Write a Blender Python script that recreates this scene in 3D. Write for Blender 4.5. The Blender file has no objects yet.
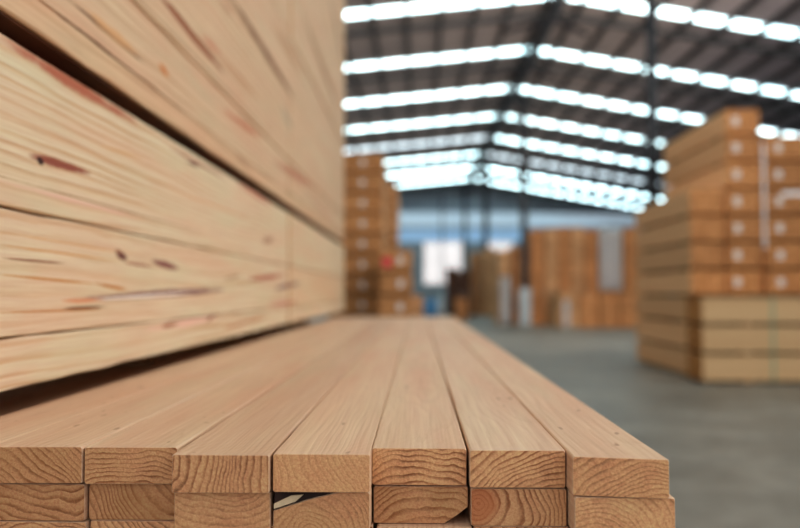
import bpy, bmesh, math, random
from mathutils import Vector, noise
random.seed(7)
C = bpy.context.scene.collection
H = 1.25          # eye height
F = 778.0         # focal length in pixels of the 800 px frame
VX, VY = 418.0, 293.0
def X(px, Y): return (px - VX) * Y / F
def Z(py, Y): return H + (VY - py) * Y / F
def s2l(c):
    return tuple(((v/255.0)/12.92 if v/255.0 <= .04045 else ((v/255.0+.055)/1.055)**2.4) for v in c) + (1.0,)

# ------------------------------------------------------------------ node helper
class NT:
    def __init__(s, name):
        s.m = bpy.data.materials.new(name); s.m.use_nodes = True
        s.t = s.m.node_tree; s.t.nodes.clear()
        s.out = s.t.nodes.new('ShaderNodeOutputMaterial')
        s.b = s.t.nodes.new('ShaderNodeBsdfPrincipled')
        s.t.links.new(s.b.outputs[0], s.out.inputs[0])
    def n(s, typ, **kw):
        nd = s.t.nodes.new(typ)
        for k, v in kw.items(): setattr(nd, k, v)
        return nd
    def put(s, sock, v):
        if hasattr(v, 'is_output') and v.is_output: s.t.links.new(v, sock)
        else: sock.default_value = v
    def math(s, op, a, b=0.0, clamp=False):
        nd = s.n('ShaderNodeMath', operation=op, use_clamp=clamp)
        s.put(nd.inputs[0], a); s.put(nd.inputs[1], b); return nd.outputs[0]
    def vmath(s, op, a, b=(0,0,0)):
        nd = s.n('ShaderNodeVectorMath', operation=op)
        s.put(nd.inputs[0], a); s.put(nd.inputs[1], b)
        return nd.outputs['Value'] if op == 'LENGTH' else nd.outputs[0]
    def sep(s, v):
        nd = s.n('ShaderNodeSeparateXYZ'); s.put(nd.inputs[0], v); return nd.outputs
    def comb(s, x, y, z):
        nd = s.n('ShaderNodeCombineXYZ')
        for i, v in enumerate((x, y, z)): s.put(nd.inputs[i], v)
        return nd.outputs[0]
    def noise(s, v, scale, detail=2.0, rough=.5, off=(0,0,0), stretch=(1,1,1)):
        p = s.vmath('MULTIPLY', v, stretch)
        nd = s.n('ShaderNodeTexNoise'); s.put(nd.inputs['Vector'], p)
        nd.inputs['Scale'].default_value = scale; nd.inputs['Detail'].default_value = detail
        nd.inputs['Roughness'].default_value = rough
        return nd.outputs[0]
    def ramp(s, f, stops, interp='LINEAR'):
        nd = s.n('ShaderNodeValToRGB'); s.put(nd.inputs[0], f)
        e = nd.color_ramp.elements; nd.color_ramp.interpolation = interp
        while len(e) < len(stops): e.new(.5)
        for i, (p, c) in enumerate(stops):
            e[i].position = p
            e[i].color = c if isinstance(c, tuple) else (c, c, c, 1)
        return nd.outputs[0]
    def mix(s, f, a, b, mode='MIX'):
        nd = s.n('ShaderNodeMix', data_type='RGBA', blend_type=mode)
        s.put(nd.inputs[0], f); s.put(nd.inputs[6], a); s.put(nd.inputs[7], b); return nd.outputs[2]
    def bump(s, h, strength, dist=.002):
        nd = s.n('ShaderNodeBump'); nd.inputs['Strength'].default_value = strength
        nd.inputs['Distance'].default_value = dist; s.put(nd.inputs['Height'], h)
        s.put(s.b.inputs['Normal'], nd.outputs[0])

def wood(name, early, late, tint, end_early, end_late, freq=150., ring_k=.6, end_k=.9, warp=.012,
         marks=(), rough=.6, saw=0.0, tint2=(206,192,160), fleck=0., low=(1,1,1)):
    """solid wood: growth rings round each board's own pith (object property), fibres along local Y"""
    N = NT(name)
    co = N.n('ShaderNodeTexCoord').outputs['Object']
    geo = N.n('ShaderNodeNewGeometry')
    at = N.n('ShaderNodeAttribute', attribute_type='OBJECT', attribute_name='pith')
    rnd = N.n('ShaderNodeObjectInfo').outputs['Random']
    shift = N.comb(N.math('MULTIPLY', rnd, 37.), N.math('MULTIPLY', rnd, 91.), N.math('MULTIPLY', rnd, 53.))
    sc = N.vmath('ADD', co, shift)
    x, y, z = N.sep(co)
    w1 = N.math('SUBTRACT', N.noise(sc, 1., 2., stretch=(9, 1.3, 9)), .5)
    w2 = N.math('SUBTRACT', N.noise(sc, 1., 3., stretch=(40, 5, 40)), .5)
    off = N.math('ADD', N.math('MULTIPLY', w1, warp*4), N.math('MULTIPLY', w2, warp*.7))
    px, py_, pz = N.sep(at.outputs['Vector'])
    r = N.vmath('LENGTH', N.comb(N.math('SUBTRACT', x, px), 0., N.math('SUBTRACT', z, pz)))
    r = N.math('ADD', r, off)
    # ring width varies slowly
    r = N.math('ADD', r, N.math('MULTIPLY', N.math('SINE', N.math('MULTIPLY', r, 95.)), .0035))
    fr = N.math('FRACT', N.math('MULTIPLY', r, freq))
    ring = N.ramp(fr, [(0, .0), (.5, .12), (.82, 1.), (.93, .85), (1., .0)])
    fib = N.noise(sc, 1., 3., .6, stretch=(260, 5, 260))
    amp = N.ramp(N.noise(sc, 1., 1., stretch=(7, 1.2, 7)), [(.3, .25), (.65, 1.)])
    side = N.mix(N.math('MULTIPLY', N.math('MULTIPLY', ring, amp), ring_k), s2l(early), s2l(late))
    tn = N.ramp(N.noise(sc, 1., 2., stretch=(14, 1., 14)), [(.38, 0.), (.68, 1.)])
    side = N.mix(N.math('MULTIPLY', tn, .7), side, s2l(tint), 'MIX')
    t2 = N.ramp(N.noise(N.vmath('ADD', sc, (9, 4, 2)), 1., 2., stretch=(22, 2.6, 22)), [(.48, 0.), (.68, 1.)])
    side = N.mix(N.math('MULTIPLY', t2, .55), side, s2l(tint2))
    if fleck:
        fk = N.ramp(N.noise(N.vmath('ADD', sc, (3, 8, 5)), 1., 1., stretch=(70, 26, 70)), [(.74, 0.), (.80, 1.)])
        side = N.mix(N.math('MULTIPLY', fk, fleck), side, s2l((128,84,58)))
    side = N.mix(.35, side, N.ramp(fib, [(.25, .35), (.7, .75)]), 'OVERLAY')
    # end grain
    spk = N.noise(sc, 1., 3., .7, stretch=(420, 60, 420))
    big = N.noise(sc, 1., 2., stretch=(22, 3, 22))
    ek = N.ramp(N.noise(sc, 1., 2., stretch=(30, 3, 30)), [(.32, .35), (.62, 1.)])
    atk = N.n('ShaderNodeAttribute', attribute_type='OBJECT', attribute_name='ring_strength')
    end = N.mix(N.math('MULTIPLY', N.math('MULTIPLY', ring, N.math('MULTIPLY', ek, atk.outputs['Fac'])), end_k), s2l(end_early), s2l(end_late))
    end = N.mix(.55, end, N.ramp(spk, [(.28, .22), (.72, .82)]), 'OVERLAY')
    end = N.mix(.40, end, N.ramp(big, [(.3, .3), (.7, .72)]), 'OVERLAY')
    ny = N.math('ABSOLUTE', N.sep(N.n('ShaderNodeTexCoord').outputs['Normal'])[1])
    isend = N.ramp(ny, [(.55, 0.), (.75, 1.)])
    if marks:
        wy, wz = N.sep(geo.outputs['Position'])[1:3]
        jag = N.math('MULTIPLY', N.math('SUBTRACT', N.noise(geo.outputs['Position'], 1., 4., .65, stretch=(1, 12, 55)), .5), 2.2)
        for (x1, y1, x2, y2, b, col, k) in marks:
            Y1, Y2 = .55*F/(VX-x1), .55*F/(VX-x2)
            z1, z2 = Z(y1, Y1), Z(y2, Y2)
            cy, cz = (Y1+Y2)/2, (z1+z2)/2
            a = max(math.hypot(Y2-Y1, z2-z1)/2*1.08, .004); ang = math.atan2(z2-z1, Y2-Y1)
            dy = N.math('SUBTRACT', wy, cy); dz = N.math('SUBTRACT', wz, cz)
            u = N.math('ADD', N.math('MULTIPLY', dy, math.cos(ang)/a), N.math('MULTIPLY', dz, math.sin(ang)/a))
            v = N.math('ADD', N.math('MULTIPLY', dy, -math.sin(ang)/b), N.math('MULTIPLY', dz, math.cos(ang)/b))
            d = N.math('ADD', N.math('MULTIPLY', u, u), N.math('MULTIPLY', v, v))
            d = N.math('ADD', d, N.math('MULTIPLY', jag, .8))
            msk = N.math('MULTIPLY', N.math('SUBTRACT', 1.25, d, True), k*1.35, True)
            side = N.mix(msk, side, s2l(col))
    tone_shade = N.n('ShaderNodeAttribute', attribute_type='OBJECT', attribute_name='tone_shade').outputs['Fac']
    end = N.mix(N.math('MULTIPLY', tone_shade, N.ramp(big, [(.3, .35), (.7, 1.)])), end, s2l((150,96,50)))  # end faces darkened per board: tone differences plus painted-in shade
    hk = N.n('ShaderNodeAttribute', attribute_type='OBJECT', attribute_name='heart').outputs['Fac']
    hm = N.ramp(N.math('MULTIPLY', r, 10.), [(.17, 1.), (.27, 0.)])
    end = N.mix(N.math('MULTIPLY', hk, hm), end, s2l((186,106,62)))
    col = N.mix(isend, side, end)
    # slight per-board tone
    tone = N.ramp(rnd, [(0, tuple(low)+(1,)), (.5, (1, 1, 1, 1)), (1, (1.0, .95, .9, 1))])
    col = N.mix(1., col, tone, 'MULTIPLY')
    N.put(N.b.inputs['Base Color'], col)
    N.b.inputs['Roughness'].default_value = rough
    N.b.inputs['Specular IOR Level'].default_value = .3
    h = N.math('ADD', N.math('MULTIPLY', fib, .6), N.math('MULTIPLY', ring, -.35))
    h = N.math('ADD', h, N.math('MULTIPLY', N.math('MULTIPLY', spk, isend), 1.3))
    if saw: 
        sw = N.math('SINE', N.math('MULTIPLY', N.math('ADD', y, N.math('MULTIPLY', x, .5)), 900.))
        h = N.math('ADD', h, N.math('MULTIPLY', sw, saw))
    N.bump(h, .5, .0012)
    return N.m

def plain(name, col, rough=.6, var=.12, scale=6., metal=0., emit=None, strength=0.):
    N = NT(name)
    co = N.n('ShaderNodeTexCoord').outputs['Object']
    nz = N.noise(co, scale, 4.)
    c = s2l(col)
    lo = tuple(v*(1-var*1.6) for v in c[:3])+(1,); hi = tuple(min(1, v*(1+var)) for v in c[:3])+(1,)
    N.put(N.b.inputs['Base Color'], N.ramp(nz, [(.3, lo), (.7, hi)]))
    N.b.inputs['Roughness'].default_value = rough; N.b.inputs['Metallic'].default_value = metal
    if emit:
        N.b.inputs['Emission Color'].default_value = s2l(emit); N.b.inputs['Emission Strength'].default_value = strength
    return N.m

# marks seen on the tall stack's face, as pixel segments turned into places on it
RED, DK, PUR, PALE, TAN = (176,104,78), (92,58,42), (138,98,94), (240,222,205), (196,132,80)
MARKS_LOW = [(0,38,128,118,.011,RED,.75), (22,153,82,171,.0075,(150,84,66),1.), (30,157,38,161,.006,(60,34,30),1.),
    (0,176,200,232,.0014,(150,104,70),.8), (0,181,140,219,.004,(225,180,160),.5),
    (112,251,124,259,.009,(112,66,60),1.), (120,262,152,267,.003,(160,100,84),.8), (152,261,176,268,.008,(140,88,80),.9),
    (92,298,220,290,.0085,PUR,.9), (100,299,190,293,.003,PALE,.8), (60,309,104,307,.0025,(110,72,50),.9),
    (60,301,98,300,.004,(214,140,100),.6), (0,313,110,309,.0018,(190,130,80),.8), (0,275,95,284,.0022,(196,138,84),.9),
    (92,283,125,290,.004,(190,130,80),.8), (0,245,110,260,.0016,(206,150,98),.8), (0,232,130,254,.0014,(206,150,98),.7), (0,258,60,263,.0018,(150,104,80),.8),
    (150,329,215,318,.010,(230,184,162),.8), (160,327,178,324,.005,(165,112,84),.9), (205,322,214,315,.006,(170,110,90),.8),
    (248,280,284,275,.011,(180,112,90),.9), (276,288,298,283,.012,(150,112,104),.85), (272,304,296,302,.009,(196,130,112),.8),
    (224,328,268,316,.007,(190,138,104),.9), (222,279,240,275,.006,(180,140,110),.7), (262,241,272,239,.012,(170,124,100),.8),
    (170,147,222,177,.004,(160,96,76),.9), (185,160,196,165,.004,(100,60,50),.9), (236,182,272,206,.008,(196,124,100),.8),
    (100,145,140,157,.003,(208,160,110),.6), (170,190,250,218,.004,(214,166,128),.7)]
MARKS_UP = [(43,0,180,110,.0025,(120,84,58),.85), (66,-3,136,56,.004,(96,64,38),.95), (84,8,130,48,.012,(214,160,110),.5),
    (154,60,165,73,.010,(200,128,72),.8), (152,-12,217,66,.012,(146,84,52),.95), (110,-30,262,128,.0022,(150,104,76),.6),
    (226,-10,292,96,.016,(132,92,64),.85), (222,108,260,137,.010,(190,118,88),.85), (274,160,312,187,.018,(186,124,98),.8),
    (300,10,338,110,.035,(160,116,84),.6), (270,20,300,70,.03,(186,142,108),.6), (205,40,258,100,.014,(190,140,106),.55),
    (232,150,250,170,.010,(170,124,98),.5), (280,106,290,126,.02,(170,150,130),.6), (306,192,330,218,.012,(176,132,108),.6),
    (196,30,215,50,.01,(196,128,100),.7), (215,-5,228,10,.012,(186,140,110),.6), (328,-10,342,60,.06,(150,112,84),.5)]

M = {}
M['beam_low'] = wood('pale pine', (218,194,164), (186,136,90), (216,174,144), (206,160,110), (160,104,60), tint2=(208,190,156), freq=70., ring_k=.85, warp=.007, marks=MARKS_LOW, rough=.6)
M['beam_up'] = wood('pale pine upper', (212,180,148), (172,126,90), (208,162,132), (206,160,110), (160,104,60), tint2=(198,172,140), freq=40., ring_k=.65, warp=.009, marks=MARKS_UP, rough=.62)
M['plank'] = wood('planed plank', (214,178,148), (178,136,106), (202,152,122), (216,160,114), (130,72,38), freq=165., ring_k=.3, tint2=(204,174,142), fleck=.6, end_k=.9, warp=.014, rough=.5, saw=.12, low=(.9,.87,.85))
M['sticker'] = wood('sticker wood', (150,112,76), (110,76,48), (130,92,60), (150,112,76), (90,60,40), freq=120.)
M['bark'] = plain('dark bark', (52,34,26), .9, .3, 60.)
M['sliver'] = plain('pale split wood', (205,176,140), .7, .2, 60.)
M['gapshade'] = plain('dark brown gap shade', (84,44,18), .8, .3, 9.)  # colour standing for the shade between the timber tiers
M['paper'] = plain('white paper tag', (214,208,204), .7, .04)
M['red'] = plain('red tag', (214,52,70), .6, .05)
M['strap'] = plain('grey steel band', (176,172,170), .4, .1)
M['gstrap'] = plain('green plastic band', (120,150,122), .5, .1)
M['steel'] = plain('dark painted steel', (34,36,42), .5, .2)
M['purlin'] = plain('brown steel purlin', (38,34,34), .6, .2)
M['whitebase'] = plain('white painted concrete', (206,208,210), .8, .08)
M['wrap'] = plain('white wrapping sheet', (244,240,240), .5, .06)
M['bluew'] = plain('blue plastic', (96,150,196), .5, .1)

def lumber(name, side_a, side_b, end_a, end_b, rows=9, cols=6):
    """bundle: long faces are layers of boards (local Y along the grain), ends a grid of board ends"""
    N = NT(name)
    co = N.n('ShaderNodeTexCoord').outputs['Object']
    x, y, z = N.sep(co)
    rnd = N.n('ShaderNodeObjectInfo').outputs['Random']
    nor = N.sep(N.n('ShaderNodeTexCoord').outputs['Normal'])
    isend = N.ramp(N.math('ABSOLUTE', nor[1]), [(.5, 0.), (.7, 1.)])
    sh = N.comb(N.math('MULTIPLY', rnd, 17.), 0., N.math('MULTIPLY', rnd, 29.))
    layer = N.math('FLOOR', N.math('MULTIPLY', z, 1/.039))
    wn = N.n('ShaderNodeTexWhiteNoise', noise_dimensions='3D')
    N.put(wn.inputs['Vector'], N.vmath('ADD', N.comb(0., 0., layer), sh))
    nz = N.noise(N.vmath('ADD', co, sh), 1., 3., stretch=(5, .8, 30))
    side = N.mix(N.math('ADD', N.math('MULTIPLY', nz, .6), N.math('MULTIPLY', wn.outputs[0], .35)), s2l(side_a), s2l(side_b))
    wn2 = N.n('ShaderNodeTexWhiteNoise', noise_dimensions='3D')
    colx = N.math('FLOOR', N.math('MULTIPLY', x, 1/.098))
    N.put(wn2.inputs['Vector'], N.vmath('ADD', N.comb(colx, 0., layer), sh))
    gx = N.math('ABSOLUTE', N.math('SUBTRACT', N.math('FRACT', N.math('MULTIPLY', x, 1/.098)), .5))
    gz = N.math('ABSOLUTE', N.math('SUBTRACT', N.math('FRACT', N.math('MULTIPLY', z, 1/.039)), .5))
    gap = N.math('MAXIMUM', N.ramp(gx, [(.455, 0.), (.49, 1.)]), N.ramp(gz, [(.42, 0.), (.48, 1.)]))
    end = N.mix(wn2.outputs[0], s2l(end_a), s2l(end_b))
    end = N.mix(N.math('MULTIPLY', gap, .7), end, s2l((70,42,24)))
    col = N.mix(isend, side, end)
    tone = N.ramp(rnd, [(0, (.86, .82, .78, 1)), (1, (1.08, 1.05, 1.02, 1))])
    col = N.mix(1., col, tone, 'MULTIPLY')
    N.put(N.b.inputs['Base Color'], col); N.b.inputs['Roughness'].default_value = .75
    return N.m
M['lum_pale'] = lumber('pale bundle lumber', (226,190,136), (198,152,98), (206,146,82), (172,108,52))
M['lum_or'] = lumber('orange bundle lumber', (240,196,152), (222,168,120), (204,146,94), (168,112,64))
M['lum_block'] = lumber('low row lumber', (206,174,134), (184,146,106), (206,146,82), (172,108,52))
M['lum_far'] = lumber('far orange lumber', (214,156,100), (186,126,74), (232,168,114), (198,130,80))
M['lum_tan'] = lumber('far tan lumber', (222,180,136), (198,150,106), (238,188,142), (216,156,108))
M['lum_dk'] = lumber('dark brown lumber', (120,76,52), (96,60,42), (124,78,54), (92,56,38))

# ------------------------------------------------------------------ mesh helpers
def link(name, bm, mats, parent=None, loc=(0,0,0), rz=0., smooth=False):
    me = bpy.data.meshes.new(name); bm.normal_update(); bm.to_mesh(me); bm.free()
    for m in (mats if isinstance(mats, (list, tuple)) else [mats]): me.materials.append(m)
    if smooth:
        for p in me.polygons: p.use_smooth = True
    o = bpy.data.objects.new(name, me); C.objects.link(o); o.location = loc; o.rotation_euler = (0, 0, rz)
    if parent: o.parent = parent
    return o
def box(bm, x0, x1, y0, y1, z0, z1, bev=0.):
    v = [bm.verts.new(p) for p in ((x0,y0,z0),(x1,y0,z0),(x1,y1,z0),(x0,y1,z0),(x0,y0,z1),(x1,y0,z1),(x1,y1,z1),(x0,y1,z1))]
    fs = [bm.faces.new([v[i] for i in f]) for f in ((0,3,2,1),(4,5,6,7),(0,1,5,4),(1,2,6,5),(2,3,7,6),(3,0,4,7))]
    if bev:
        es = list({e for f in fs for e in f.edges})
        bmesh.ops.bevel(bm, geom=es, offset=bev, segments=2, affect='EDGES', profile=.6)
    return bm
def bxm(*a, **k): return box(bmesh.new(), *a, **k)
def thing(o, label, cat, group=None):
    o['label'] = label; o['category'] = cat
    if group: o['group'] = group
    return o
def structure(o): o['kind'] = 'structure'; return o
def empty(name, loc, rz=0.):
    o = bpy.data.objects.new(name, None); C.objects.link(o); o.location = loc; o.rotation_euler = (0, 0, rz); o.empty_display_size = .1
    return o
def copy_tree(o, parent=None):
    c = o.copy(); C.objects.link(c)
    if parent: c.parent = parent
    for ch in [k for k in C.objects if k.parent == o]: copy_tree(ch, c)
    return c

def section(w, t, cuts, r):
    """cross-section (x,z) of a board, corners rounded by r or cut away by cuts[corner]=(dx,dz)"""
    hw, ht = w/2, t/2; P = []
    corners = [(-1,-1),(1,-1),(1,1),(-1,1)]
    for i, (sx, sz) in enumerate(corners):
        dx, dz = cuts.get(i, (r, r))
        cx, cz = sx*hw, sz*ht
        a = (cx, cz-sz*dz); b = (cx-sx*dx, cz)
        mid = (cx - sx*dx*.3, cz - sz*dz*.3) if i not in cuts else (cx-sx*dx*.52, cz-sz*dz*.42)
        seq = [a, mid, b] if (sx*sz > 0) else [b, mid, a]
        P += seq
    return P
def board_bm(w, t, L, r=.002, cuts={}, skew=0., bow=0., seed=0, seg=24, rough=.0006):
    """board lofted along +Y from 0 to L, slightly bowed, edges eased, front end cut a little out of square"""
    rnd = random.Random(seed); bm = bmesh.new(); P = section(w, t, cuts, r); rings = []
    ys = [0, .0015] + [L*(i/seg)**1.6 for i in range(1, seg+1)]
    for k, y in enumerate(ys):
        ring = []
        for j, (x, z) in enumerate(P):
            s = 1. if k else .985
            e = rough if (k > 1) else rough*.6
            nx = noise.noise(Vector((seed*3.1+j*1.7, y*14, 0)))*e; nz = noise.noise(Vector((seed*5.3+j*.9, y*14, 7)))*e
            yy = y + skew*x if k < 2 else y
            ring.append(bm.verts.new((x*s + nx + bow*math.sin(math.pi*y/L), yy, z*(1. if k else .965) + nz)))
        rings.append(ring)
    n = len(P)
    for a, b in zip(rings, rings[1:]):
        for i in range(n): bm.faces.new((a[i], b[i], b[(i+1)%n], a[(i+1)%n]))
    bm.faces.new(rings[0]); bm.faces.new(rings[-1][::-1])
    bmesh.ops.recalc_face_normals(bm, faces=bm.faces)
    return bm

# ------------------------------------------------------------------ the plank pile
T, W = .038, .0955
top = H - .1570
ORD = ['first','second','third','fourth','fifth','sixth','seventh','eighth','ninth','tenth','eleventh','twelfth','thirteenth']
# per visible board: x centre, front y, pith, skew, roll(deg), dz, cuts, yaw
R1 = [ (.1926,.752,(.030,-.062),-.10,.35,.0004,{},.1), (.0990,.784,(.055,-.120),.02,.1,.0008,{},0), (.0010,.792,(.010,-.105),.0,.2,.0008,{},-.05),
       (-.0945,.765,(.330,.120),.0,0,0,{},0.), (-.1925,.760,(-.190,.03),.0,0,.0,{},0.), (-.2915,.790,(.0,-.135),.0,-.25,.001,{},.1), (-.3890,.790,(-.07,-.085),.0,-.3,.001,{},.1) ]
R2 = [ (.1975,.756,(-.040,-.062),0,0,0,{},0), (.1005,.788,(-.040,.004),0,0,0,{},0), (.0025,.795,(.0,-.100),0,0,0,{1:(.024,.017)},0),
       (-.0950,.771,(-.01,-.02),0,0,0,{3:(.066,.019)},0), (-.1930,.770,(-.02,.150),0,0,0,{},0), (-.2905,.800,(.10,.06),0,0,0,{},0), (-.3880,.795,(.01,.095),0,0,0,{},0) ]
R3 = [ (.2000,.765,(.02,-.08),0,0,0,{},0), (.1035,.790,(.05,.09),0,0,0,{},0), (.0060,.785,(-.2,.02),0,0,0,{},0),
       (-.0930,.790,(.0,.1),0,0,0,{},0), (-.1910,.790,(.03,-.1),0,0,0,{},0), (-.2890,.800,(.1,.1),0,0,0,{},0), (-.3860,.795,(.0,-.1),0,0,0,{},0) ]
LAB1 = ['top-row plank at the right edge, its end showing arcs curving down right',
        'top-row plank second from the right edge, with gently rising rings on its end',
        'top-row plank third from the right edge, with bold wavy rings on its end',
        'top-row plank fourth from the right edge, smooth dull end with faint cracks',
        'top-row plank fifth from the right edge, its end striped by upright rings',
        'top-row plank sixth from the right edge, its end layered with near level rings',
        'top-row plank seventh from the right edge, slanting rings on its end']
LAB2 = ['second-row plank at the right edge, jutting out under the corner plank',
        'second-row plank second from the right edge, upright curved rings beside a reddish knot',
        'second-row plank third from the right edge, its lower right corner missing',
        'second-row plank fourth from the right edge, split dark bark along its top',
        'second-row plank fifth from the right edge, pale end with faint level rings',
        'second-row plank sixth from the right edge, orange end with slanting rings',
        'second-row plank seventh from the right edge, wide sweeping rings on a brown end']
for ri, (row, labs) in enumerate(((R1, LAB1), (R2, LAB2), (R3, None))):
    zc = top - T/2 - ri*T
    rr = random.Random(50+ri)
    full = list(row) + [(-.3890 - .0985*(k+1), .79+rr.uniform(-.012, .012), (rr.uniform(-.1, .1), rr.uniform(-.14, -.07)), 0, 0, 0, {}, 0) for k in range(1 if ri == 0 else 6)]
    for ci, (xc, y0, pith, skew, roll, dz, cuts, yaw) in enumerate(full):
        L = 5.15 + rr.uniform(-.03, .03) - y0
        bm = board_bm(W-(.0060 if (ci == 0 and ri == 0) else 0), T-.0006, L, cuts=cuts, skew=skew, bow=rr.uniform(-.0008, .0008), seed=ri*20+ci+1)
        o = link('plank', bm, M['plank'], loc=(xc, y0, zc+dz))
        o.rotation_euler = (0, math.radians(roll), math.radians(yaw)*.25)
        o['pith'] = (pith[0], 0., pith[1]); o['heart'] = .7 if (ri, ci) == (1, 1) else 0.; o['tone_shade'] = {(0,6): .5, (0,5): .35, (1,6): .45, (1,5): .6, (1,2): .5, (1,3): .35, (0,3): .15}.get((ri, ci), .1); o['ring_strength'] = {(0,3): .25, (0,0): .7, (1,0): .5, (1,4): .45, (1,3): .5}.get((ri, ci), 1.)
        nm = ['top','second','third'][ri]
        if labs and ci < 7: lab = labs[ci]
        elif ci < 7: lab = 'third-row plank %s from the right edge, barely showing under the second row' % ORD[ci]
        else: lab = '%s-row plank %s from the right edge, underneath the tall stack of timbers' % (nm, ORD[ci])
        thing(o, lab, 'plank', 'planks of the foreground pile')
        if ri == 1 and ci == 3:     # dark bark and a pale sliver in the split corner
            bm = bmesh.new()
            v = [bm.verts.new(p) for p in ((-.0470,.003,.0005),(-.0468,.003,.0178),(.016,.003,.0178),(-.013,.003,.0110))]
            f = bm.faces.new(v); ex = bmesh.ops.extrude_face_region(bm, geom=[f])
            bmesh.ops.translate(bm, verts=[q for q in ex['geom'] if isinstance(q, bmesh.types.BMVert)], vec=(0, .6, 0))
            bmesh.ops.recalc_face_normals(bm, faces=bm.faces)
            k = link('bark', bm, M['bark'], parent=o); k['label'] = 'dark strip of bark in the split'
            bm = bmesh.new()
            v = [bm.verts.new(p) for p in ((-.0472,.0005,.0015),(-.0470,.0005,.0065),(-.030,.0005,.0145),(-.018,.0005,.0155),(-.026,.0005,.0085))]
            f = bm.faces.new(v); ex = bmesh.ops.extrude_face_region(bm, geom=[f])
            bmesh.ops.translate(bm, verts=[q for q in ex['geom'] if isinstance(q, bmesh.types.BMVert)], vec=(0, .3, 0))
            bmesh.ops.recalc_face_normals(bm, faces=bm.faces)
            k = link('sliver', bm, M['sliver'], parent=o); k['label'] = 'pale splinter of wood inside the split'

# ------------------------------------------------------------------ bundles
def planks_bm(w, L, h, layer=.039, groove=.004):
    """one connected bundle: section notched between its layers of boards, lofted along Y"""
    bm = bmesh.new(); n = max(2, round(h/layer)); lh = h/n; hw = w/2; R = []; 
    for i in range(n):
        z0 = i*lh; g = groove if i else 0
        R += [(hw, z0+.002), (hw, z0+lh-.004), (hw-groove, z0+lh-.002)]
    P = R + [(-x, z) for x, z in R[::-1]]
    m = 3; rings = []
    for k, y in enumerate((-L/2, -L/2+.004, L/2-.004, L/2)):
        rings.append([bm.verts.new((x, y, z)) for x, z in P])
    N_ = len(P)
    for a, b in zip(rings, rings[1:]):
        for i in range(N_): bm.faces.new((a[i], b[i], b[(i+1)%N_], a[(i+1)%N_]))
    bm.faces.new(rings[0]); bm.faces.new(rings[-1][::-1])
    bmesh.ops.recalc_face_normals(bm, faces=bm.faces)
    return bm
def make_bundle(w, L, h, mat, strap=None, tag=None, bearer=.045, name='lumber_bundle', tagpos=.0):
    root = empty(name, (0, 0, 0))
    hb = h - bearer
    link('boards', planks_bm(w-.02, L, hb), mat, root, loc=(0, 0, bearer))
    for s in (-1, 1):
        link('bearer', bxm(-w/2+.02, w/2-.02, s*L*.33-.045, s*L*.33+.045, .0, bearer, bev=.004), M['sticker'], root)
    if strap:
        for s in (-1, 1):
            bm = bmesh.new(); y = s*L*.24; t = .003; a = w/2-.01
            P = [(-a-t, -t), (a+t, -t), (a+t, hb+t), (-a-t, hb+t)]; Q = [(-a+.006, .006), (a-.006, .006), (a-.006, hb-.006), (-a+.006, hb-.006)]
            v = [[bm.verts.new((x, y+dy, z)) for x, z in PP] for PP in (P, Q) for dy in (-.016, .016)]
            o0, o1, i0, i1 = v
            for i in range(4):
                j = (i+1) % 4
                bm.faces.new((o0[i], o0[j], o1[j], o1[i])); bm.faces.new((o0[i], i0[i], i0[j], o0[j])); bm.faces.new((o1[i], o1[j], i1[j], i1[i])); bm.faces.new((i0[i], i1[i], i1[j], i0[j]))
            bmesh.ops.recalc_face_normals(bm, faces=bm.faces)
            link('strap', bm, strap, root, loc=(0, 0, bearer))
    if tag:
        tx = tagpos
        k = link('paper_tag', bxm(tx-.045, tx+.045, -L/2-.004, -L/2+.004, bearer+hb*.5-.06, bearer+hb*.5+.06, bev=.001), tag, root)
    return root
def stack_of(n, x0, x1, y0, y1, h, mat, desc, group, strap=None, tag=None, jit=.006, rz=0., z0=0., tagpos=0., first='orange-brown lumber bundle', tags=None, seed=1, maker=make_bundle):
    rr = random.Random(seed); w, L = x1-x0, y1-y0
    if rz: w, L = L, w
    proto = None; out = []
    for i in range(n):
        if proto is None: o = proto = maker(w, L, h, mat, strap, tag, tagpos=tagpos) if maker is make_bundle else maker(w, L, h, mat)
        else: o = copy_tree(proto)
        o.location = ((x0+x1)/2 + rr.uniform(-jit, jit), (y0+y1)/2 + rr.uniform(-jit, jit), z0 + i*h)
        o.rotation_euler = (0, 0, rz)
        pos = 'bottom' if i == 0 else ('topmost' if i == n-1 else ORD[i]+' from the floor')
        thing(o, '%s, %s in the %s' % (first, pos, desc), 'lumber bundle', group)
        out.append(o)
    return out
def simple_bundle(w, L, h, mat):
    o = link('lumber_bundle', planks_bm(w-.03, L, h-.02, layer=h/5, groove=.02), mat)
    return o

# the lower load carrying the planks
zb = top - 3*T
stack_of(2, -1.065, .247, .83, 5.1, (zb-.006)/2, M['lum_pale'], 'load under the foreground planks', 'bundles under the foreground planks', strap=M['strap'], jit=0., first='wide bundle of boards')

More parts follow.
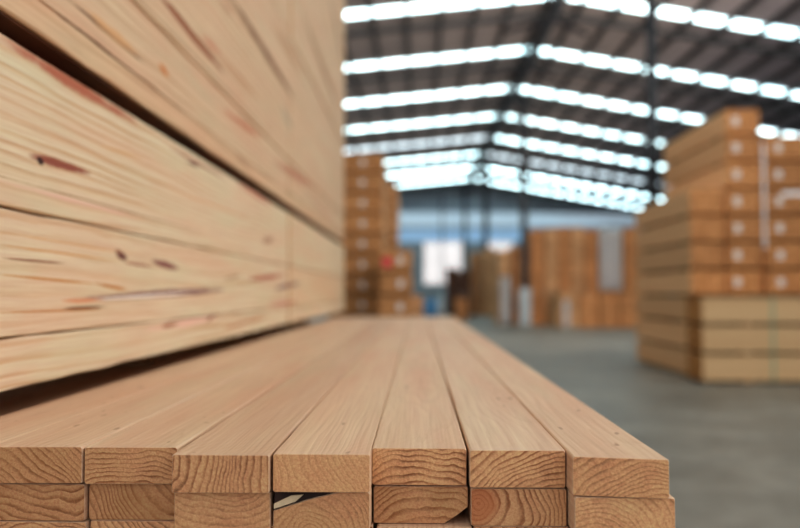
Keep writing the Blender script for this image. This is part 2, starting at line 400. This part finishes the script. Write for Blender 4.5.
# ------------------------------------------------------------------ tall stack on the left
def beam(x0, x1, y0, y1, z0, z1, mat, label, seed):
    w, t = x1-x0, z1-z0
    bm = board_bm(w, t, y1-y0, r=.003, seed=seed, seg=30, rough=.0025, bow=0.)
    o = link('timber_beam', bm, mat, loc=((x0+x1)/2, y0, (z0+z1)/2))
    rr = random.Random(seed*7); o['pith'] = (rr.uniform(-.15, .10), 0., rr.choice((-1, 1))*rr.uniform(.22, .4)); o['ring_strength'] = 1.
    thing(o, label, 'timber', 'timbers of the tall left stack')
lowc = [-.131, -.060, .115, .344]
upc = [.376, .427, .565, .850, 1.10, 1.35, 1.60, 1.85, 2.10, 2.35]
segs = [('nearer', .55, 3.29), ('farther', 3.30, 5.75)]
for si, (sn, ya, yb) in enumerate(segs):
    rr = random.Random(90+si)
    for i, (a, b) in enumerate(zip(lowc, lowc[1:])):
        dx = [0, .0, .0][i] + (.004 if si else 0)
        beam(-1.0, -.55+dx, ya, yb, H+a+.0008, H+b-.0012-(.001 if i == 1 else 0), M['beam_low'],
             '%s pale pine timber in the lower tier of the left stack, %s half' % (['thin bottom','middle','top'][i], sn), 200+si*30+i)
    for i, (a, b) in enumerate(zip(upc, upc[1:])):
        dx = rr.uniform(-.003, .003)
        pos = 'lowest' if i == 0 else ('topmost' if i == len(upc)-2 else ORD[i])
        beam(-1.0, -.548+dx, ya, yb, H+a+.0008, H+b-.0012, M['beam_up'],
             '%s pine timber counted up the upper tier of the left stack, %s half' % (pos, sn), 300+si*30+i)
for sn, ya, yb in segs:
    o = link('gap_shade_sheet', bxm(-.995, -.556, ya, yb, H+.3725, H+.3762), M['gapshade'])  # thin dark sheet added so the gap between tiers looks shaded
    thing(o, 'added dark gap-shade sheet under the upper tier of the left stack, %s half' % sn, 'board', 'added gap-shade sheets in the left stack')
PL = ['near end','second from near end','just before the joint','just past the joint','second from far end','far end']
for tier, (za, zc) in enumerate(((top-T+.0015, H-.131), (H+.344, H+.3725))):
    for i, yy in enumerate((1.00, 2.1, 3.12, 3.48, 4.5, 5.02)):
        o = link('spacer_stick', bxm(-.98, -.72, yy-.03, yy+.03, za, zc, bev=.002), M['sticker'])
        o['pith'] = (0., 0., .2)
        thing(o, 'brown spacer stick %s, %s' % (('under the lower tier of left timbers', 'between the two tiers of left timbers')[tier], PL[i]), 'spacer', 'spacer sticks in the tall left stack')

# ------------------------------------------------------------------ big stack on the right
g = 'bundles of the big right stack'
h = .396
stack_of(7, 3.99, 4.50, 11.5, 14.4, h, M['lum_or'], 'left column of the right stack', g, strap=None, tag=None, seed=2, first='pale-sided bundle')
stack_of(10, 4.53, 5.04, 11.5, 14.4, h, M['lum_or'], 'tallest column of the right stack', g, tag=M['paper'], tagpos=-.1, seed=3, first='tagged bundle')
rcol = stack_of(9, 5.09, 6.19, 11.5, 14.4, h, M['lum_or'], 'column at its right end', g, tag=M['paper'], tagpos=-.34, strap=None, seed=4, first='right stack wide lumber bundle')
stack_of(3, 3.905, 7.6, 10.8, 11.44, h, M['lum_block'], 'low crossways row before it', g, strap=M['gstrap'], rz=math.pi/2, seed=5, first='right stack long pale bundle')
o = link('hanging_strap', bxm(5.05, 5.08, 11.455, 11.475, 1.9, 3.46, bev=.003), M['wrap'])
thing(o, 'pale strap hanging down between the columns of the right stack', 'strap')
k = link('packing_strip', bxm(-.3, .5, -1.465, -1.451, .30, .36, bev=.003), M['wrap'], rcol[6]); k['label'] = 'pale packing strip'

# ------------------------------------------------------------------ stacks behind the left stack
g = 'bundles of the stacks beyond the pile'
stack_of(10, -1.75, -.68, 15.0, 17.6, h, M['lum_or'], 'tall stack past the timbers', g, tag=M['paper'], tagpos=.14, seed=6, first='tagged orange bundle')
stack_of(10, -1.75, -.53, 19.0, 22., h, M['lum_or'], 'tall stack behind the tagged one', g, seed=7, first='tan-sided bundle')
l3 = stack_of(5, -.66, -.10, 13.2, 14.8, h, M['lum_or'], 'low stack at the far plank ends', g, tag=M['paper'], tagpos=.08, seed=8, first='short orange bundle')
stack_of(3, -.15, .12, 17., 18.4, h, M['lum_tan'], 'low stack past the far plank ends', g, seed=9, first='narrow tan bundle')
k = link('red_tag', bxm(-.22, -.07, -.815, -.802, .11, .27, bev=.002), M['red'], l3[4]); k['label'] = 'red paper tag'

# ------------------------------------------------------------------ far stacks in the middle
def far_col(px0, px1, pyt, Y, depth, tiers, mat, desc, first, group, seed):
    hh = Z(pyt, Y)
    stack_of(tiers, X(px0, Y), X(px1, Y), Y, Y+depth, hh/tiers, mat, desc, group, seed=seed, first=first, maker=simple_bundle, jit=.012)
g = 'bundles of the far orange stacks'
cols = [(513,529,246,31.0,'lum_far'), (530,544.5,229,31.0,'lum_far'), (545,557.5,228,31.,'lum_tan'), (558,570.5,227,31.,'lum_far'), (571,583.5,227,31.,'lum_tan'),
        (584,596.5,229,31.,'lum_far'), (597,622.5,229,31.,'lum_tan'), (623,639.5,228,31.,'lum_far'), (640,656,230,31.,'lum_far')]
for i, (a, b, t, Y, m) in enumerate(cols):
    far_col(a, b, t, Y, 2.5, 6, M[m], '%s column of the far orange stack' % ORD[i], 'faraway bundle', g, 20+i)
lowr = [(558,578,291,28.6,'lum_tan'), (579,598,293,28.6,'lum_far'), (599,618,292,28.6,'lum_far'), (619,640,293,28.6,'lum_far')]
for i, (a, b, t, Y, m) in enumerate(lowr):
    far_col(a, b, t, Y, 1.8, 2, M[m], '%s squat pile before the far stack' % ORD[i], 'squat bundle', 'squat piles before the far orange stack', 40+i)
def sheet(px0, px1, py0, py1, Y, label, flap=False):
    bm = bmesh.new(); nx, nz = 10, 12; x0, x1, z0, z1 = X(px0, Y), X(px1, Y), Z(py1, Y), Z(py0, Y)
    g_ = [[bm.verts.new((x0+(x1-x0)*i/nx, Y+.03*math.sin(i*1.9)+.02*noise.noise(Vector((i, j*.6, px0))), z0+(z1-z0)*j/nz + .03*noise.noise(Vector((i*.7, px0, j))))) for i in range(nx+1)] for j in range(nz+1)]
    if flap:
        g_.append([bm.verts.new((x0+(x1-x0)*i/nx, Y+.22, z1+.012)) for i in range(nx+1)]); g_.append([bm.verts.new((x0+(x1-x0)*i/nx, Y+.7+.05*math.sin(i), z1+.012)) for i in range(nx+1)])
    for j in range(len(g_)-1):
        for i in range(nx): bm.faces.new((g_[j][i], g_[j][i+1], g_[j+1][i+1], g_[j+1][i]))
    bmesh.ops.solidify(bm, geom=bm.faces[:], thickness=.01)
    o = link('wrapping_sheet', bm, M['wrap'], smooth=True); thing(o, label, 'sheet')
sheet(598, 621, 228.6, 291, 30.9, 'tall white wrapping sheet draped down the front of the far orange stack', True)
sheet(562, 569, 300, 327.3, 28.48, 'small white wrapping sheet low on the squat far pile')
sheet(500, 510, 276, 324.3, 30.68, 'narrow white wrapping sheet on the tan stack left of the dark post')
g = 'bundles of the stacks near the far wall'
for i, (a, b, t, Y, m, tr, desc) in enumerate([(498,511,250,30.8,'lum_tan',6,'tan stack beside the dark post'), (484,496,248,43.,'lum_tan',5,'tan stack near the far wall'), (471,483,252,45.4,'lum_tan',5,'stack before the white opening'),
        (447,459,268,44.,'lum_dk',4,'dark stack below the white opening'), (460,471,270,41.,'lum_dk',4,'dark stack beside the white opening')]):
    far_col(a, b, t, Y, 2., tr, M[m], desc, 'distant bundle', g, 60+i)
far_col(455, 468, 298, 36., 1.5, 2, M['lum_far'], 'small pile before the dark stacks', 'small lumber bundle', g, 70)
def drum(px, Y, r, hh, mat, label):
    bm = bmesh.new(); prof = [(0,0),(r*.96,0),(r,.03),(r*.97,hh*.33),(r*1.02,hh*.35),(r*.97,hh*.37),(r*.97,hh*.65),(r*1.02,hh*.67),(r*.97,hh*.69),(r,hh-.02),(r*.95,hh),(r*.9,hh-.03),(0,hh-.03)]
    n = 24; rg = [[bm.verts.new((q*math.cos(2*math.pi*i/n), q*math.sin(2*math.pi*i/n), z)) for i in range(n)] for q, z in prof[1:-1]]
    for a, b in zip(rg, rg[1:]):
        for i in range(n): bm.faces.new((a[i], a[(i+1)%n], b[(i+1)%n], b[i]))
    bm.faces.new(rg[0][::-1]); bm.faces.new(rg[-1])
    o = link('drum', bm, mat, loc=(X(px, Y), Y, 0), smooth=True); thing(o, label, 'drum', 'drums by the far wall')
drum(431, 36., .30, .95, M['bluew'], 'blue drum on the far floor beyond the planks')
drum(438, 38., .30, .9, M['whitebase'], 'pale drum beside the blue one on the far floor')
drum(424, 37., .28, .85, M['whitebase'], 'pale drum left of the blue one on the far floor')

# ------------------------------------------------------------------ building
RX, RZ = 3.79, H+8.1
SL, SR = .093, .182
XL, XR, YN, YF = -14., 17., -7., 57.
def roofz(x): return RZ - (SL*(RX-x) if x < RX else SR*(x-RX))
# floor
N = NT('concrete floor')
co = N.n('ShaderNodeTexCoord').outputs['Object']
a = N.noise(co, .9, 5., .6); b_ = N.noise(co, 5., 6., .65)
c1 = N.ramp(a, [(.3, s2l((106,98,88))), (.55, s2l((132,123,112))), (.75, s2l((154,145,134)))])
c1 = N.mix(.6, c1, N.ramp(N.noise(co, 1., 4., .6, stretch=(.5, 1.6, 1)), [(.3, .3), (.7, .62)]), 'OVERLAY')
c2 = N.mix(.45, c1, N.ramp(b_, [(.3, .3), (.7, .7)]), 'OVERLAY')
N.put(N.b.inputs['Base Color'], c2)
N.put(N.b.inputs['Roughness'], N.math('ADD', .33, N.math('MULTIPLY', a, .3)))
N.bump(b_, .2, .004)
structure(link('floor', bxm(XL-.2, XR+.2, YN, YF+.2, -.2, 0.), N.m))
# roof skin
N = NT('corrugated roof')
co = N.n('ShaderNodeTexCoord').outputs['Object']
x, y, z = N.sep(co)
nz = N.noise(co, 1., 4., stretch=(.5, 1.4, 1))
c1 = N.ramp(nz, [(.3, s2l((126,114,110))), (.7, s2l((158,144,138)))])
blu = N.ramp(N.math('MULTIPLY', N.math('SUBTRACT', x, 6.), .12, True), [(0., 0.), (1., .75)])
N.put(N.b.inputs['Base Color'], N.mix(blu, c1, s2l((140,140,160))))
N.b.inputs['Roughness'].default_value = .6
N.bump(N.math('SINE', N.math('MULTIPLY', y, 30.)), .6, .02)
roofmat = N.m
bm = bmesh.new()
for (xa, xb) in ((XL, RX), (RX, XR)):
    v = [bm.verts.new(p) for p in ((xa,YN,roofz(xa)),(xb,YN,roofz(xb)),(xb,YF,roofz(xb)),(xa,YF,roofz(xa)))]; bm.faces.new(v)
bmesh.ops.remove_doubles(bm, verts=bm.verts, dist=.001)
ex = bmesh.ops.extrude_face_region(bm, geom=bm.faces[:])
bmesh.ops.translate(bm, verts=[q for q in ex['geom'] if isinstance(q, bmesh.types.BMVert)], vec=(0, 0, .15))
bmesh.ops.recalc_face_normals(bm, faces=bm.faces)
structure(link('ceiling', bm, roofmat))
# translucent skylight strips across the roof
N = NT('skylight sheet')
co = N.n('ShaderNodeTexCoord').outputs['Object']
nz = N.noise(co, .7, 2.)
N.b.inputs['Base Color'].default_value = (.8, .9, .9, 1)
N.put(N.b.inputs['Emission Color'], N.ramp(nz, [(.3, (.62, .93, 1., 1)), (.7, (.78, .98, 1., 1))]))
SKY = N.b
sky_mat = N.m
N.b.inputs['Emission Strength'].default_value = 5.5
N = NT('dim skylight sheet'); N.b.inputs['Emission Color'].default_value = (.75, .92, 1., 1); N.b.inputs['Emission Strength'].default_value = 2.2  # weaker emission than the other strips
dim_mat = N.m
N = NT('bright far skylight sheet'); N.b.inputs['Emission Color'].default_value = (.66, .94, 1., 1); N.b.inputs['Emission Strength'].default_value = 9.
far_mat = N.m
strips = [25.4+4.8*k for k in range(-6, 7)]
wi = 1
for k, Ys in enumerate(strips):
    sw = .48 if k <= 6 else (.56 if k <= 8 else .72)
    for (xa, xb) in ((XL+.5, RX-.12), (RX+.12, XR-.5)):
        bm = bmesh.new()
        n = int(round((xb-xa)/.95))
        for i in range(n):
            u0 = xa+(xb-xa)*i/n+.0; u1 = xa+(xb-xa)*(i+1)/n-.0
            for_z = lambda q: roofz(q)-.02
            v = [bm.verts.new(p) for p in ((u0,Ys,for_z(u0)),(u0,Ys+sw,for_z(u0)),(u1,Ys+sw,for_z(u1)),(u1,Ys,for_z(u1)))]
            bm.faces.new(v[::-1])
        bmesh.ops.remove_doubles(bm, verts=bm.verts, dist=.001)
        bmesh.ops.recalc_face_normals(bm, faces=bm.faces)
        for f in bm.faces:
            if f.normal.z > 0: f.normal_flip()
        dimm = far_mat if k >= 11 else sky_mat
        dimm = dim_mat if ((k == 9 and xa < 0) or (k == 10 and xa > 0)) else dimm
        structure(link('window_%d' % wi, bm, dimm)); wi += 1
# purlins along the building, rafters across
ti = 1
k = XL+.4
xs = []
while k < XR-.2: xs.append(k); k += .95
for xx in xs:
    zt = roofz(xx)-.02
    structure(link('trim_%d' % ti, bxm(xx-.045, xx+.045, YN, YF, zt-.17, zt), M['purlin'])); ti += 1
for Ys in [q+1.1 for q in strips]+[YF-.4]:
    bm = bmesh.new()
    for (xa, xb) in ((XL, RX), (RX, XR)):
        v = []
        for yy in (Ys-.07, Ys+.07):
            for (xx, dz) in ((xa, -.20), (xb, -.20), (xb, -.32), (xa, -.32)):
                v.append(bm.verts.new((xx, yy, roofz(xx)+dz)))
        for f in ((0,1,2,3),(4,7,6,5),(0,4,5,1),(1,5,6,2),(2,6,7,3),(3,7,4,0)): bm.faces.new([v[i] for i in f])
    bmesh.ops.recalc_face_normals(bm, faces=bm.faces)
    structure(link('trim_%d' % ti, bm, M['purlin'])); ti += 1
# ridge girder with lattice
bm = bmesh.new()
box(bm, RX-.07, RX+.07, YN, YF, RZ-.50, RZ-.38); box(bm, RX-.10, RX+.10, YN, YF, RZ-.14, RZ-.02)
structure(link('trim_%d' % ti, bm, M['steel'])); ti += 1
for q in range(13):
    Ya = strips[q]+1.1
    bm = bmesh.new()
    for s in (-1, 1):
        a = Vector((RX+s*.06, Ya, RZ-.42)); b = Vector((RX+s*1.2, Ya+1.2, roofz(RX+s*1.2)-.25)); d = (b-a).normalized()
        u = d.cross(Vector((0,0,1))).normalized()*.045; w_ = d.cross(u).normalized()*.045
        v = [bm.verts.new(p+o_) for p in (a, b) for o_ in (u+w_, u-w_, -u-w_, -u+w_)]
        for f in ((0,1,2,3),(7,6,5,4),(0,4,5,1),(1,5,6,2),(2,6,7,3),(3,7,4,0)): bm.faces.new([v[i] for i in f])
    bmesh.ops.recalc_face_normals(bm, faces=bm.faces)
    structure(link('trim_%d' % ti, bm, M['steel'])); ti += 1
# posts
def post(x, y, w, label, base=True):
    o = empty('steel_post', (x, y, 0)); thing(o, label, 'post', 'steel posts holding up the roof')
    zt = roofz(x)-.2
    bm = bmesh.new(); t = .012
    box(bm, -w/2, w/2, -w/2, -w/2+t, .0, zt, bev=.002); box(bm, -w/2, w/2, w/2-t, w/2, .0, zt, bev=.002); box(bm, -t/2-.02, t/2+.02, -w/2+t-.001, w/2-t+.001, .0, zt)
    link('shaft', bm, M['steel'], o)
    link('cap_plate', bxm(-w*.8, w*.8, -w*.8, w*.8, zt-.02, zt, bev=.003), M['steel'], o)
    if base: link('pedestal', bxm(-w*.9, w*.9, -w*.9, w*.9, 0., 1.45, bev=.03), M['whitebase'], o)
post(4.43, 14.70, .15, 'dark steel post rising behind the big right stack', False)
post(X(524,30.6), 30.6, .24, 'dark steel post with white foot left of the far orange stack')
post(X(486,48), 48., .30, 'dark steel post with white foot near the far wall')
post(X(465,54), 54., .22, 'thin dark steel post under the ridge at the far wall')
post(X(442,54.), 54., .10, 'thinnest far post standing before the white opening')
# far wall, built from panels round its lights
gm = plain('slate cladding', (150,156,166), .7, .1, 1.)
wm = plain('grey far wall', (150,152,156), .8, .08, 1.)
bm = bmesh.new()
Yw = YF
zb1, zb0 = Z(212, Yw), Z(242, Yw)
v = [bm.verts.new(p) for p in ((XL,Yw,zb1),(XR,Yw,zb1),(XR,Yw,roofz(XR)),(RX,Yw,RZ),(XL,Yw,roofz(XL)))]
f = bm.faces.new(v); ex = bmesh.ops.extrude_face_region(bm, geom=[f])
bmesh.ops.translate(bm, verts=[q for q in ex['geom'] if isinstance(q, bmesh.types.BMVert)], vec=(0, .2, 0))
bmesh.ops.recalc_face_normals(bm, faces=bm.faces)
structure(link('wall_far_gable', bm, gm))
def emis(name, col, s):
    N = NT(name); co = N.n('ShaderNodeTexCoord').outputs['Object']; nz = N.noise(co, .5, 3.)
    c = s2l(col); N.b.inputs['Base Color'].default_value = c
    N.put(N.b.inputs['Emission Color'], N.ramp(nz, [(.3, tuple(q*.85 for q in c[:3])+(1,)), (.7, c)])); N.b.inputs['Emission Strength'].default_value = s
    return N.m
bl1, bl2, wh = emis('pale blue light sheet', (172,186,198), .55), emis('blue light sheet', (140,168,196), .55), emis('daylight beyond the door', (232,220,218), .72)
zm = Z(229, Yw)
structure(link('window_%d' % wi, bxm(XL, XR, Yw, Yw+.1, zm+.2, zb1), bl1)); wi += 1
structure(link('window_%d' % wi, bxm(XL, XR, Yw, Yw+.1, zb0, zm), bl2)); wi += 1
structure(link('trim_%d' % ti, bxm(XL, XR, Yw-.05, Yw+.15, zm, zm+.2), gm)); ti += 1
doors = [(X(424,Yw), X(462,Yw)), (X(488,Yw), X(512,Yw))]
cuts_ = [XL] + [q for d in doors for q in d] + [XR]
zlo = [Z(284, Yw), Z(262, Yw)]
bm = bmesh.new()
for i in range(0, len(cuts_), 2): box(bm, cuts_[i], cuts_[i+1], Yw, Yw+.2, 0, zb0)
for (a, b), zl in zip(doors, zlo): box(bm, a, b, Yw, Yw+.2, 0, zl)
structure(link('wall_far', bm, wm))
for i, ((a, b), zl) in enumerate(zip(doors, zlo)): structure(link('door_%d' % (i+1), bxm(a, b, Yw+.05, Yw+.1, zl, zb0), wh))
structure(link('wall_left', bxm(XL-.2, XL, YN, YF, 0, roofz(XL)), wm))
structure(link('wall_right', bxm(XR, XR+.2, YN, YF, 0, roofz(XR)), wm))

# ------------------------------------------------------------------ light
w = bpy.data.worlds.new('world'); bpy.context.scene.world = w; w.use_nodes = True
bg = w.node_tree.nodes['Background']; bg.inputs[0].default_value = (.86, .93, 1., 1); bg.inputs[1].default_value = 1.25
def area(name, loc, target, sx, sy, power, col):
    l = bpy.data.lights.new(name, 'AREA'); l.shape = 'RECTANGLE'; l.size = sx; l.size_y = sy; l.energy = power; l.color = col
    o = bpy.data.objects.new(name, l); C.objects.link(o); o.location = loc
    o.rotation_euler = (Vector(target)-Vector(loc)).to_track_quat('-Z', 'Y').to_euler()
area('right side fill', (8., .5, 6.6), (-.6, 3., 1.4), 5., 3., 520., (1., .97, .93))  # added area light in place of a right-hand bay; wall there is closed
area('far stack fill', (4., 17., 7.2), (6., 31., 1.5), 6., 2., 420., (1., .95, .88))  # unseen fill added to brighten the fronts of the far stacks
area('left stacks fill', (3., 9., 7.), (-.9, 15., 2.2), 3., 2., 130., (1., .95, .88))  # added fill without a real fixture, lifting the stacks beyond the planks
area('roof fill', (2., 30., 5.), (2., 30., 9.), 16., 34., 500., (1., .95, .93))  # unseen upward fill added to lighten the roof underside

# ------------------------------------------------------------------ camera
cd = bpy.data.cameras.new('camera'); cam = bpy.data.objects.new('camera', cd); C.objects.link(cam)
cd.sensor_width = 36.; cd.lens = 36.*F/800.; cd.clip_start = .02; cd.clip_end = 300
cam.location = (0, 0, H)
cam.rotation_euler = (math.radians(90)+math.atan(29/F), 0, math.atan(18/F))
cd.dof.use_dof = True; cd.dof.focus_distance = .80; cd.dof.aperture_fstop = (cd.lens/1000.)/.0138
sc = bpy.context.scene; sc.camera = cam
sc.view_settings.view_transform = 'Standard'; sc.view_settings.look = 'Medium High Contrast'; sc.view_settings.exposure = 0.
sc.cycles.use_denoising = True; sc.cycles.max_bounces = 6; sc.cycles.diffuse_bounces = 4
sc.cycles.sample_clamp_indirect = 6.
